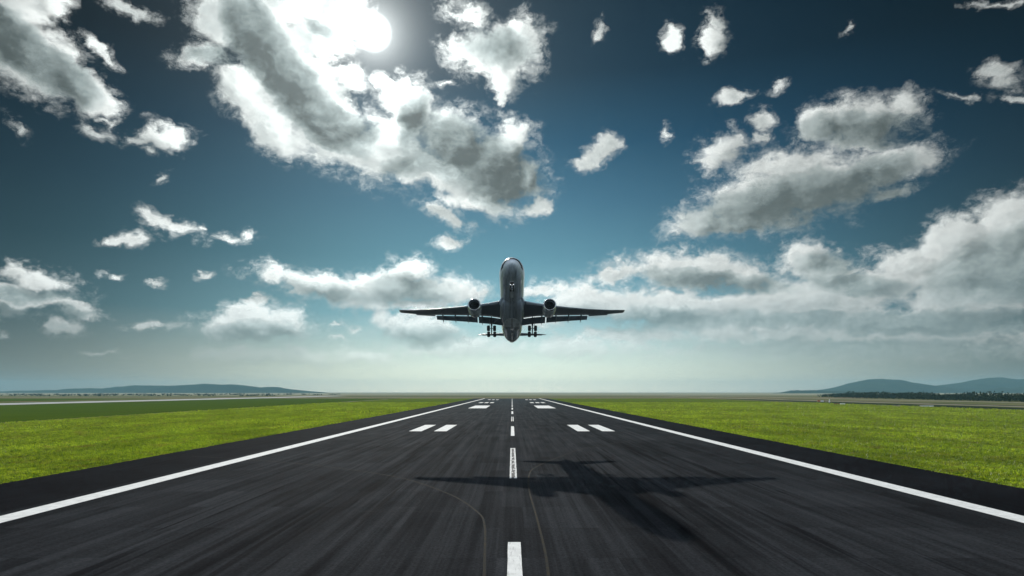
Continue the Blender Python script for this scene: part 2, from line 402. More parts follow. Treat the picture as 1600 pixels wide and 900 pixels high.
def runway():
    # slab raised 4 cm with a ragged edge where the grass creeps over
    vs = []; fs = []; ys = list(np.concatenate([np.arange(-380, 40, 20), np.arange(40, 420, 1.2), np.arange(420, RW_END+1, 10)]))
    for i, y in enumerate(ys):
        jl = .35*mnoise.noise(Vector((3.1, y*.5, 0)))+.35*mnoise.noise(Vector((3.1, y*.06, 0)))
        jr = .35*mnoise.noise(Vector((9.7, y*.5, 0)))+.35*mnoise.noise(Vector((9.7, y*.06, 0)))
        for x in (RW_L+jl-.1, RW_L+jl, RW_R+jr, RW_R+jr+.1):
            vs.append((x, y, .04 if x in (RW_L+jl, RW_R+jr) else -.1))
        if i:
            a = (i-1)*4; c = i*4
            for j in range(3): fs.append((a+j, a+j+1, c+j+1, c+j))
    return pymesh('runway', vs, fs, ASPH)
tag(runway(), kind='structure')

def m_paint(name, wear=.75, rubber=False):
    m, N, b, out = material(name)
    g = N.n('ShaderNodeNewGeometry'); p = g.outputs['Position']; x, y, z = N.sep(p)
    n1 = N.noise(N.mapping(p, scale=(6, .5, 1)), 1.0, 6, .7); n2 = N.noise(p, .8, 5, .65)
    col = N.mix(N.rng(n2, .3, .75), (.80, .81, .80, 1), (.62, .63, .62, 1))
    wmask = N.rng(n1, .62-.12*wear, .72, 0, 1)
    if rubber:
        ctr = N.math('ABSOLUTE', N.math('SUBTRACT', x, RUBX))
        zz = N.noise(N.mapping(p, scale=(.0, .35, 1)), 1.0, 2, .5)
        c2 = N.math('ABSOLUTE', N.math('ADD', N.math('SUBTRACT', x, RUBX), N.math('MULTIPLY', N.math('SUBTRACT', zz, .5), .25)))
        blobs = N.noise(N.mapping(p, scale=(1.5, .42, 1)), 1.0, 3, .6)
        wm = N.math('MULTIPLY', N.rng(c2, .27, .15), N.rng(blobs, .36, .46))
        wmask = N.math('MAXIMUM', wmask, wm)
    col = N.mix(N.math('MULTIPLY', wmask, .96 if rubber else .45), col, (.035, .037, .042, 1))
    N.put(b.inputs['Base Color'], col); b.inputs['Roughness'].default_value = .85; b.inputs['Specular IOR Level'].default_value = .15
    return m
RUBX = .15
PAINT = m_paint('road_paint'); PAINT_S = m_paint('road_paint_scuffed', .9); PAINT_W = m_paint('road_paint_tyre_marked', 1.0, True)
def paint_rect(name, x0, x1, y0, y1, mat=PAINT, z=.044):
    # slightly uneven long sides, as sprayed
    n = max(2, int((y1-y0)/1.5)); n = min(n, 400); vs = []; fs = []
    for i in range(n+1):
        y = y0+(y1-y0)*i/n; e = .025*mnoise.noise(Vector((x0, y*.9, 1)))
        vs += [(x0+e, y, z), (x1+.025*mnoise.noise(Vector((x1, y*.9, 5))), y, z)]
        if i: fs.append((2*i-2, 2*i-1, 2*i+1, 2*i))
    o = pymesh(name, vs, fs, mat); tag(o, kind='structure'); return o
for sx in (-1, 1): paint_rect('edge_line', sx*39.9-1.1, sx*39.9+1.1, -300, 1000)
k = -5
while 78.5+75.6*k < 960:
    y0 = 78.5+75.6*k
    paint_rect('centreline_dash', .15-.42, .15+.42, y0, y0+(42.3 if k else 42.1), PAINT_W if k in (0, 2) else PAINT_S if k == -1 else PAINT); k += 1
for sx in (-1, 1):
    for a, c in ((16.5, 19.7), (22.8, 26.0)): paint_rect('touchdown_bar', min(sx*a, sx*c), max(sx*a, sx*c), 172, 205)
    paint_rect('aiming_point_block', min(sx*15.6, sx*26.4), max(sx*15.6, sx*26.4), 410, 490)
    for yy in (600, 825):
        for a in (16.5, 21.5, 26.5): paint_rect('touchdown_bar', min(sx*a, sx*(a+3.2)), max(sx*a, sx*(a+3.2)), yy, yy+45)
# faded yellow taxi lead-in curves
def ribbon(name, pts, w, mat, z):
    # smooth the polyline (Catmull-Rom) and sweep it
    P = [Vector(p) for p in pts]; P = [P[0]*2-P[1]]+P+[P[-1]*2-P[-2]]; out = []
    for i in range(1, len(P)-2):
        for t in [q/12 for q in range(12)]:
            a, b_, c, d = P[i-1], P[i], P[i+1], P[i+2]
            out.append(.5*((2*b_)+(c-a)*t+(2*a-5*b_+4*c-d)*t*t+(3*b_-a-3*c+d)*t**3))
    out.append(P[-2]); vs = []; fs = []
    for i, p in enumerate(out):
        d = (out[min(i+1, len(out)-1)]-out[max(i-1, 0)]).normalized(); nrm = Vector((-d.y, d.x, 0))
        vs += [tuple(p+nrm*w/2+Vector((0, 0, z))), tuple(p-nrm*w/2+Vector((0, 0, z)))]
        if i: fs.append((2*i-2, 2*i-1, 2*i+1, 2*i))
    o = pymesh(name, vs, fs, mat); tag(o, kind='structure'); return o
def m_faded(name, col):
    m, N, b, out = material(name); g = N.n('ShaderNodeNewGeometry'); n = N.noise(g.outputs['Position'], 1.2, 6, .7)
    N.put(b.inputs['Base Color'], N.mix(N.rng(n, .35, .65), (*col, 1), (.017, .018, .019, 1))); b.inputs['Roughness'].default_value = .9; b.inputs['Specular IOR Level'].default_value = .03; return m
YEL = m_faded('faded_yellow_paint', (.027, .024, .016)); SEAM = m_faded('joint_sealant', (.026, .026, .026))
ribbon('taxi_curve_line', [gpt(*q) for q in ((300, 713), (400, 719.5), (500, 728.5), (620, 746), (700, 772), (745, 800), (757, 822), (757, 880), (755, 960))], .17, YEL, .043)
ribbon('taxi_curve_line', [gpt(*q) for q in ((1110, 677), (1042, 683), (931, 697), (875, 714), (838, 730), (827, 742), (827, 767), (836, 800), (850, 855), (857, 900), (866, 980))], .17, YEL, .043)
ribbon('taxi_curve_line', [gpt(*q) for q in ((540, 686), (600, 683.5), (700, 680))], .25, YEL, .043)
ribbon('pavement_joint', [gpt(*q) for q in ((560, 800), (650, 799.5), (740, 800.5))], .10, SEAM, .043)
ribbon('pavement_joint', [gpt(*q) for q in ((850, 800), (900, 799), (935, 798.5))], .10, SEAM, .043)

# ------------------------------------------------------------------ paths, strips and ditch beyond the mown grass
CONC = simple('concrete', (.42, .42, .42), .85, spec=.02, var=.2, scale=.05)
TAN = simple('dirt', (.20, .15, .09), .95, spec=.02, var=.3, scale=.08)
DITCH = simple('ditch_growth', (.012, .022, .007), .95, spec=.02, var=.4, scale=.2)
PALE = simple('pale_gravel', (.30, .27, .21), .9, spec=.02, var=.25, scale=.06)
def strip(name, pts_l, mat, z):      # pts: (xl, xr, y)
    vs = []; fs = []
    for i, (a, c, y) in enumerate(pts_l):
        vs += [(a, y, z), (c, y, z)]
        if i: fs.append((2*i-2, 2*i-1, 2*i+1, 2*i))
    o = pymesh(name, vs, fs, mat); tag(o, kind='structure'); return o
def wob(x0, x1, y0, y1, amp, seed, step=12):
    out = []; y = y0
    while y <= y1:
        out.append((x0+amp*mnoise.noise(Vector((seed, y*.02, 0)))+amp*.4*mnoise.noise(Vector((seed, y*.1, 3))), x1+amp*mnoise.noise(Vector((seed+7, y*.02, 0)))+amp*.4*mnoise.noise(Vector((seed+7, y*.1, 3))), y)); y += step
    return out
strip('footpath', wob(-161.6, -160.4, 150, 900, 1.6, 1), PALE, .02)
strip('path_verge', wob(-164.5, -161.8, 150, 900, 2.0, 4), TAN, .012)
strip('taxiway', [(-440, -383, -100), (-440, -383, 1600)], CONC, .03)
strip('dirt_strip', wob(-500, -478, -100, 2200, 8, 9), TAN, .02)
strip('dirt_path', wob(268, 275, 100, 1400, 2.2, 12), TAN, .02)
strip('ditch', wob(279, 318, 100, 900, 7, 15), DITCH, .02)
strip('gravel_path', wob(333, 346, 100, 1500, 2, 18), PALE, .02)
strip('dark_verge', wob(349, 362, 100, 900, 3, 19), DITCH, .012)
strip('far_service_road', wob(452, 470, 100, 2600, 2, 21), PALE, .02)
strip('crossing_track', [(-900, 900, 1040), (-900, 900, 1140)], TAN, .015)

# ------------------------------------------------------------------ grass blades on the mown strips
def m_blades():
    m, N, b, out = material('grass_blades')
    g = N.n('ShaderNodeNewGeometry'); p = g.outputs['Position']
    n1 = N.noise(p, 1.1, 5, .75); n2 = N.noise(p, .16, 5, .65); n3 = N.noise(p, .022, 4, .6)
    c = N.mix(N.rng(n1, .36, .64), (.055, .120, .006, 1), (.36, .44, .035, 1))
    c = N.mix(N.rng(n3, .35, .65), c, N.mix(.55, c, (.14, .21, .014, 1)))
    c = N.mix(N.math('MULTIPLY', N.rng(n2, .50, .68), .60), c, (.19, .15, .05, 1))
    n4 = N.noise(N.mapping(p, scale=(.10, .035, 1)), 1.0, 5, .65)
    c = N.vmath('SCALE', c, scale=N.rng(n4, .32, .68, .66, 1.22))
    N.put(b.inputs['Base Color'], c); b.inputs['Roughness'].default_value = .5; b.inputs['Specular IOR Level'].default_value = .35
    tr = N.n('ShaderNodeBsdfTranslucent'); N.put(tr.inputs[0], N.vmath('MULTIPLY', c, (1.5, 1.5, .8)))
    mx = N.n('ShaderNodeMixShader'); mx.inputs[0].default_value = .50
    N.t.links.new(b.outputs[0], mx.inputs[1]); N.t.links.new(tr.outputs[0], mx.inputs[2]); N.t.links.new(mx.outputs[0], out.inputs[0])
    return m
def blades():
    X = []; Y = []; S = []
    def scatter(xa, xb, ya, yb, dens, size):
        n = int(abs(xb-xa)*(yb-ya)*dens); x = RNG.uniform(xa, xb, n); y = RNG.uniform(ya, yb, n)
        lim = np.abs(x) < .80*y+6
        # thin out in worn patches
        x, y = x[lim], y[lim]; X.append(x); Y.append(y); S.append(np.full(len(x), size))
    for (xa, xb) in ((-160, RW_L-.0), (RW_R+.0, 268)):
        scatter(xa, xb, 60, 110, 11, 1.0); scatter(xa, xb, 110, 180, 6.0, 1.2); scatter(xa, xb, 180, 320, 2.2, 1.6); scatter(xa, xb, 320, 620, .5, 2.4)
    x = np.concatenate(X); y = np.concatenate(Y); s_ = np.concatenate(S); n = len(x); B = 4
    cx = np.repeat(x, B)+RNG.normal(0, .13, n*B)*np.repeat(s_, B); cy = np.repeat(y, B)+RNG.normal(0, .13, n*B)*np.repeat(s_, B); ss = np.repeat(s_, B)
    edge = np.minimum(np.abs(cx-RW_L), np.abs(cx-RW_R))
    hn = np.repeat(np.array([.55+1.3*max(0, mnoise.noise(Vector((a_*.45, b_*.45, 0)))+.25) for a_, b_ in zip(x, y)]), B)
    h = RNG.uniform(.12, .36, n*B)*ss*hn*np.clip(.45+edge*.25, .3, 1); w = RNG.uniform(.035, .10, n*B)*ss
    a = RNG.uniform(0, 2*np.pi, n*B); ln = RNG.uniform(.1, .9, n*B)*h; la = RNG.uniform(0, 2*np.pi, n*B)
    V = np.zeros((n*B, 3, 3), np.float32)
    V[:, 0, 0] = cx-np.cos(a)*w; V[:, 0, 1] = cy-np.sin(a)*w; V[:, 1, 0] = cx+np.cos(a)*w; V[:, 1, 1] = cy+np.sin(a)*w
    V[:, 2, 0] = cx+np.cos(la)*ln; V[:, 2, 1] = cy+np.sin(la)*ln; V[:, 2, 2] = h
    me = bpy.data.meshes.new('grass'); nt = n*B
    me.vertices.add(nt*3); me.vertices.foreach_set('co', V.reshape(-1)); me.loops.add(nt*3); me.loops.foreach_set('vertex_index', np.arange(nt*3, dtype=np.int32))
    me.polygons.add(nt); me.polygons.foreach_set('loop_start', np.arange(0, nt*3, 3, dtype=np.int32)); me.update()
    o = link_mesh('grass', me, m_blades()); tag(o, 'bright green mown grass growing on both sides of the runway', 'grass', kind='stuff')
    print('blades', nt)
blades()

# ------------------------------------------------------------------ far woods and hills
def m_leaf(name, c1, c2, sc_=.15):
    m, N, b, out = material(name); g = N.n('ShaderNodeNewGeometry'); n = N.noise(g.outputs['Position'], sc_, 4, .6)
    N.put(b.inputs['Base Color'], N.mix(N.rng(n, .3, .7), (*c1, 1), (*c2, 1))); b.inputs['Roughness'].default_value = .9; b.inputs['Specular IOR Level'].default_value = .0
    return m
def clumps(name, cs, size, mat):
    """cs: centres of leaf sprays (n,3)"""
    cs = np.array(cs); n = len(cs); q = 3
    c = np.repeat(cs, q, 0)+RNG.normal(0, size*.5, (n*q, 3)); u = RNG.normal(0, 1, (n*q, 3)); u /= np.linalg.norm(u, axis=1)[:, None]
    v = np.cross(u, RNG.normal(0, 1, (n*q, 3))); v /= np.linalg.norm(v, axis=1)[:, None]; sz = RNG.uniform(.5, 1.2, (n*q, 1))*size
    c[:, 2] = np.maximum(c[:, 2], .3)
    V = np.stack([c-u*sz, c+v*sz*.7, c+u*sz, c-v*sz*.7], 1).reshape(-1, 3)
    V[:, 2] = np.maximum(V[:, 2], .02)
    return pymesh(name, V.tolist(), [(4*i, 4*i+1, 4*i+2, 4*i+3) for i in range(n*q)], mat)
LEAF = m_leaf('far_foliage', (.010, .022, .008), (.035, .050, .016))
def treeline():
    cs = []
    y = 520.0
    while y < 1250:
        t = (y-520)/1780; x0 = 478+ (y-520)*.12; dep = 60
        for row in range(5):
            x = x0+row*13+RNG.uniform(-5, 5)
            h = (6.2+2.6*mnoise.noise(Vector((x*.02, y*.013, 2)))+1.3*mnoise.noise(Vector((x*.1, y*.09, 2))))*(.72+.12*row)*(1+.25*t)
            for k_ in range(9):
                cs.append((x+RNG.normal(0, 2.6), y+RNG.normal(0, 2.8), h*RNG.uniform(.08, 1)**.7))
        y += 4.0+3*t
    o = clumps('treeline', cs, 1.15, LEAF); tag(o, 'dark green belt of trees along the foot of the right hills', 'wood', kind='stuff')
treeline()
def shrubs():
    cs = []
    for i in range(300):
        x = RNG.uniform(-3000, -520); y = RNG.uniform(1500, 2600)
        for k_ in range(6): cs.append((x+RNG.normal(0, 7), y+RNG.normal(0, 6), RNG.uniform(.3, 2.2)))
    o = clumps('scrub', cs, 2.2, LEAF); tag(o, 'low dark scrub scattered across the far flat fields', 'scrub', kind='stuff')
shrubs()
HILLM = m_leaf('hill_forest', (.012, .026, .012), (.030, .046, .020), .012)
def hill_range(name, prof, Y, depth, seed):
    """prof: skyline (px, py) in the photograph's terms, turned into metres at distance Y"""
    xs = [(p[0]-800)/F*Y for p in prof]; hs = [max(0, (HZ-p[1])/F*Y+CAM_H) for p in prof]
    n = 420; m_ = 36; vs = []; fs = []
    for j in range(m_+1):
        t = j/m_
        for i in range(n+1):
            x = xs[0]+(xs[-1]-xs[0])*i/n; h = np.interp(x, xs, hs)
            shape = math.sin(math.pi*min(1, t*1.0))**.8 if 0 < t < 1 else 0
            ridge = 1-.35*abs(mnoise.noise(Vector((x*.0022, t*3+seed, seed))))*(abs(t-.5)*2)
            d = 1+.09*mnoise.fractal(Vector((x*.006, t*6, seed)), .8, 2.1, 5)
            vs.append((x, Y-depth/2+depth*t+60*mnoise.noise(Vector((x*.002, 0, seed))), -1.0+(h+1)*shape*ridge*d))
    for j in range(m_):
        for i in range(n): a = j*(n+1)+i; fs.append((a, a+1, a+n+2, a+n+1))
    o = pymesh(name, vs, fs, HILLM, smooth=True); tag(o, kind='structure'); return o
LH = [(-420, 624), (-300, 622), (-160, 622), (-60, 623), (0, 622.5), (30, 620), (55, 619.5), (72, 618.6), (84, 618.8), (98, 620), (108, 619), (116, 616), (125, 614.9), (156, 614.6), (165, 616), (174, 614), (185, 611.4), (196, 611.2), (212, 608.3), (222, 608), (240, 609), (262, 609.2), (290, 607.5), (305, 606.2), (319, 604.8), (332, 605.9), (345, 606.6), (358, 605.8), (372, 607), (392, 610), (404, 612.5), (420, 612), (436, 613), (450, 616), (470, 619), (500, 623)]
hill_range('hills', [(a, 612-(622-b)*.72) for a, b in LH], 5600, 700, 3.1)
hill_range('hills', [(1222, 614), (1236, 612), (1247, 609.5), (1256, 611), (1264, 609.8), (1276, 609.6), (1290, 611), (1330, 612), (1400, 613)], 4300, 400, 8.4)
hill_range('hills', [(1270, 614), (1290, 611), (1310, 606), (1330, 601.5), (1350, 595.5), (1365, 592.8), (1378, 592), (1390, 593), (1408, 596.5), (1425, 599), (1445, 603), (1462, 606.5), (1475, 605), (1490, 600), (1502, 599), (1515, 600), (1530, 595.5), (1540, 591.5), (1558, 590.3), (1575, 591.5), (1600, 592.5), (1640, 589), (1700, 597), (1790, 603), (1880, 615)], 5600, 1300, 5.7)
hill_range('hills', [(1530, 614), (1550, 609), (1565, 606), (1585, 608), (1610, 603), (1660, 606), (1760, 615)], 4700, 500, 1.9)

# ------------------------------------------------------------------ airliner
K = .66; TH = R(16)
root = empty('airliner', (0, 118.9, 24.62))
fx = Vector((0, -math.cos(TH), math.sin(TH))); lx = Vector((1, 0, 0)); ux = Vector((0, math.sin(TH), math.cos(TH)))
root.rotation_euler = Matrix((fx, lx, ux)).transposed().to_euler()
tag(root, 'grey and white twin engine airliner climbing nose up above the runway with its wheels down', 'airliner')
def A(s_, y, z): return Vector(((28-s_)*K, y*K, z*K))       # station from the nose, metres to the side, metres up

def m_skin():
    m, N, b, out = material('fuselage_paint')
    tcn = N.n('ShaderNodeTexCoord'); p = tcn.outputs['Object']; x, y, z = N.sep(p)
    n = N.noise(N.mapping(p, scale=(.12, 1.2, 1.2)), 1.0, 5, .6)
    c = N.mix(N.rng(n, .3, .7), (.66, .72, .80, 1), (.76, .80, .86, 1))
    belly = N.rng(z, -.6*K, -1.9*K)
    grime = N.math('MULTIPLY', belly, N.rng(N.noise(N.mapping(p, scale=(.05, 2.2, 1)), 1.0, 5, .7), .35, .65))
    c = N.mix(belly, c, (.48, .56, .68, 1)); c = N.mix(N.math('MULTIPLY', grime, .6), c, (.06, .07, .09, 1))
    # skin joints every few metres along the body
    fr = N.math('FRACT', N.math('MULTIPLY', x, 1/(5.3*K))); j = N.rng(N.math('ABSOLUTE', N.math('SUBTRACT', fr, .5)), .012, .004)
    c = N.mix(N.math('MULTIPLY', j, .5), c, (.06, .07, .08, 1))
    N.put(b.inputs['Base Color'], c); N.put(b.inputs['Roughness'], N.rng(n, .3, .7, .20, .34, smooth=False)); b.inputs['Coat Weight'].default_value = .35; b.inputs['Coat Roughness'].default_value = .12
    bump(N, b, n, .06, .3)
    return m
SKIN = m_skin()
WINGM = simple('wing_paint', (.15, .18, .225), .38, var=.25, scale=.5, coat=.2)
METAL = simple('bare_aluminium', (.72, .74, .77), .22, metal=1.0)
DARKM = simple('dark_metal', (.05, .055, .06), .45, metal=.6)
NAC = simple('nacelle_paint', (.42, .47, .54), .24, var=.15, scale=.8, coat=.5)
GLASS = simple('cockpit_glass', (.012, .016, .020), .16, spec=.25)
BLACK = simple('black_lining', (.008, .008, .009), .6)
RUBBER = simple('tyre_rubber', (.014, .014, .015), .75)
STEEL = simple('gear_steel', (.16, .17, .18), .35, metal=.5)
PANELM = simple('gear_door_paint', (.66, .72, .80), .3, var=.12, scale=1.2)
LAMPM = simple('landing_lamp', (.9, .9, .9), .2, emit=((.95, 1, 1), 1.2))
WINDOWM = simple('cabin_window', (.02, .024, .03), .1)

PROF = [(0, .06, -.78), (.12, .36, -.78), (.35, .66, -.76), (.8, 1.03, -.70), (1.5, 1.45, -.58), (2.4, 1.85, -.43), (3.4, 2.18, -.28), (4.6, 2.47, -.15), (6, 2.68, -.06), (7.5, 2.79, -.01), (9, 2.82, 0), (16, 2.82, 0), (24, 2.82, 0), (32, 2.82, 0), (39, 2.82, 0), (42, 2.75, .06), (45, 2.58, .2), (48, 2.28, .45), (51, 1.86, .82), (54, 1.35, 1.25), (56.5, .9, 1.6), (58.2, .5, 1.86), (58.8, .22, 1.95)]
PROF = [(a_, r_*1.055, z_) for a_, r_, z_ in PROF]
def fr_c(s_):
    S_ = [q[0] for q in PROF]; r = float(np.interp(s_, S_, [q[1] for q in PROF])); c = float(np.interp(s_, S_, [q[2] for q in PROF])); return r, c
def surf(s_, ph, off=0.0):       # ph from the top, radians, + towards +Y
    r, c = fr_c(s_); return A(s_, (r+off)*math.sin(ph), c+(r+off)*math.cos(ph))
body = MB(); dens = []
for a, c in zip(PROF[:-1], PROF[1:]):
    n = 1 if c[0]-a[0] < 2 else 3
    dens += [a[0]+(c[0]-a[0])*i/n for i in range(n)]
dens.append(58.8)
body.loft([[surf(q, 2*math.pi*i/64) for i in range(64)] for q in dens])
fus = body.obj('fuselage', SKIN, root, True, 50)
def skin_patch(name, s0, s1, p0, p1, off, mat, par, ns=6, npn=6, th=.03):
    """patch following the fuselage surface; s0,s1 may be functions of angle"""
    f0 = s0 if callable(s0) else (lambda p: s0); f1 = s1 if callable(s1) else (lambda p: s1)
    vs = []; fs = []
    for lay in (off, off-th-.02):
        for i in range(ns+1):
            for j in range(npn+1):
                ph = p0+(p1-p0)*j/npn; q = f0(ph)+(f1(ph)-f0(ph))*i/ns; vs.append(surf(q, ph, lay))
    M_ = (ns+1)*(npn+1)
    idx = lambda i, j, l=0: l*M_+i*(npn+1)+j
    for i in range(ns):
        for j in range(npn): fs.append((idx(i, j), idx(i+1, j), idx(i+1, j+1), idx(i, j+1)))
    for i in range(ns): fs += [(idx(i, 0), idx(i, 0, 1), idx(i+1, 0, 1), idx(i+1, 0)), (idx(i, npn), idx(i+1, npn), idx(i+1, npn, 1), idx(i, npn, 1))]
    for j in range(npn): fs += [(idx(0, j), idx(0, j+1), idx(0, j+1, 1), idx(0, j, 1)), (idx(ns, j), idx(ns, j, 1), idx(ns, j+1, 1), idx(ns, j+1))]
    mb = MB(); mb.add(vs, fs); return mb.obj(name, mat, par, True, 40)
# windscreen: six panes in a wrap-round dark mask
mlo = lambda p: .55+1.65*(abs(p)/R(90))**2.2; mhi = lambda p: 1.40+2.6*(abs(p)/R(90))**2
msk = skin_patch('windscreen_mask', mlo, mhi, R(-104), R(104), .012, BLACK, root, 8, 40)
for sg in (-1, 1):
    for a, c in ((2, 36), (40, 68), (72, 100)):
        w_ = skin_patch('windscreen_pane', lambda p: mlo(p)+.12, lambda p: mhi(p)-.10, sg*R(a), sg*R(c), .030, GLASS, msk, 6, 8)
# cabin windows, doors
for sg in (-1, 1):
    for i in range(50):
        q = 8.2+i*.80
        vs = [surf(q0, sg*R(a), d_) for d_ in (.012, -.05) for q0, a in ((q, 76), (q+.28, 76), (q+.28, 83), (q, 83))]
        mb = MB(); mb.add(vs, [(0, 1, 2, 3), (0, 4, 5, 1), (1, 5, 6, 2), (2, 6, 7, 3), (3, 7, 4, 0)]); mb.obj('cabin_window', WINDOWM, root)
    for q in (5.3, 17.4, 33.4, 47.2): skin_patch('cabin_door', q, q+1.05, sg*R(66), sg*R(104), .014, SKIN, root, 3, 8)
# belly fairing
fair = MB(); rings = []
for q, hw, bot in ((17.2, 1.9, -2.72), (18.5, 2.45, -2.98), (20, 2.85, -3.2), (22.5, 3.12, -3.42), (26, 3.22, -3.52), (30, 3.22, -3.52), (33.5, 3.1, -3.42), (36, 2.7, -3.12), (38, 2.05, -2.74)):
    ring = []
    for i in range(41):
        a = math.pi*(i/40); cx = math.cos(a); sz = math.sin(a)
        ring.append(A(q, hw*math.copysign(abs(cx)**.72, cx), -.9+(bot+.9)*abs(sz)**.62))
    rings.append(ring+[A(q, -hw*.8, -.3), A(q, hw*.8, -.3)])
fair.loft(rings); fo = fair.obj('belly_fairing', SKIN, root, True, 50)
# main gear doors (closed, a lighter pair that meet in the middle) and access panels
def fairing_bottom(q, y):
    prof = ((17.2, 1.9, -2.72), (18.5, 2.45, -2.98), (20, 2.85, -3.2), (22.5, 3.12, -3.42), (26, 3.22, -3.52), (30, 3.22, -3.52), (33.5, 3.1, -3.42), (36, 2.7, -3.12), (38, 2.05, -2.74))
    hw = np.interp(q, [p_[0] for p_ in prof], [p_[1] for p_ in prof]); bot = np.interp(q, [p_[0] for p_ in prof], [p_[2] for p_ in prof])
    cx = min(.999, abs(y)/hw)**(1/.72); sz = math.sqrt(1-cx*cx); return -.9+(bot+.9)*sz**.62
def belly_panel(name, outline, mat, par, off=.018):
    """outline: station as (y, s0, s1) columns"""
    mb = MB(); vs = []; ns = 8
    for (y, s0, s1) in outline:
        for i in range(ns+1): q = s0+(s1-s0)*i/ns; vs.append(A(q, y, fairing_bottom(q, y)-off))
    fs = [(c*(ns+1)+i, c*(ns+1)+i+1, (c+1)*(ns+1)+i+1, (c+1)*(ns+1)+i) for c in range(len(outline)-1) for i in range(ns)]
    vs2 = [v+Vector((0, 0, .03)) for v in vs]; n_ = len(vs)
    mb.add(vs+vs2, fs+[tuple(n_+i for i in f[::-1]) for f in fs]); return mb.obj(name, mat, par, True, 40)
for sg in (-1, 1):
    cols = [(sg*(.10+2.15*t), 33.4-6.4*math.sqrt(max(0, 1-t**2.2))-.5, 33.6) for t in [i/12 for i in range(13)]]
    belly_panel('main_gear_door', cols, PANELM, fo)
belly_panel('keel_panel', [(-.09, 27, 35.5), (0, 27, 35.5), (.09, 27, 35.5)], DARKM, fo, .022)
belly_panel('cross_panel', [(y, 33.75, 34.1) for y in np.linspace(-2.5, 2.5, 13)], DARKM, fo, .022)
# wings
def airfoil(le, chord, y, z, tc, twist=0.0, n=14):
    up_ = []; lo = []
    for i in range(n+1):
        t = i/n; t = 1-math.cos(t*math.pi/2)
        th_ = tc*chord*(1.48*math.sqrt(t)-.63*t-1.76*t*t+1.42*t**3-.51*t**4)*.98
        cam_ = .02*chord*math.sin(math.pi*t)
        zz = z-math.tan(R(twist))*t*chord
        up_.append(A(le+t*chord, y, zz+th_+cam_)); lo.append(A(le+t*chord, y, zz-th_*.8+cam_))
    return up_+lo[-2:0:-1]
STN = [(2.2, 19.4, 11.0, -1.75, .115, 1.6), (5.5, 21.5, 8.6, -1.45, .11, 1.4), (9.4, 23.9, 6.6, -1.02, .11, 1.5), (15, 27.2, 5.2, -.25, .10, 1), (21, 30.7, 4.0, .75, .10, .5), (26.5, 33.9, 3.0, 1.85, .095, 0), (31, 36.5, 2.1, 2.95, .09, 0)]
def wst(y):
    c = [[q[i] for q in STN] for i in range(6)]; return [float(np.interp(y, c[0], c[i])) for i in range(1, 6)]
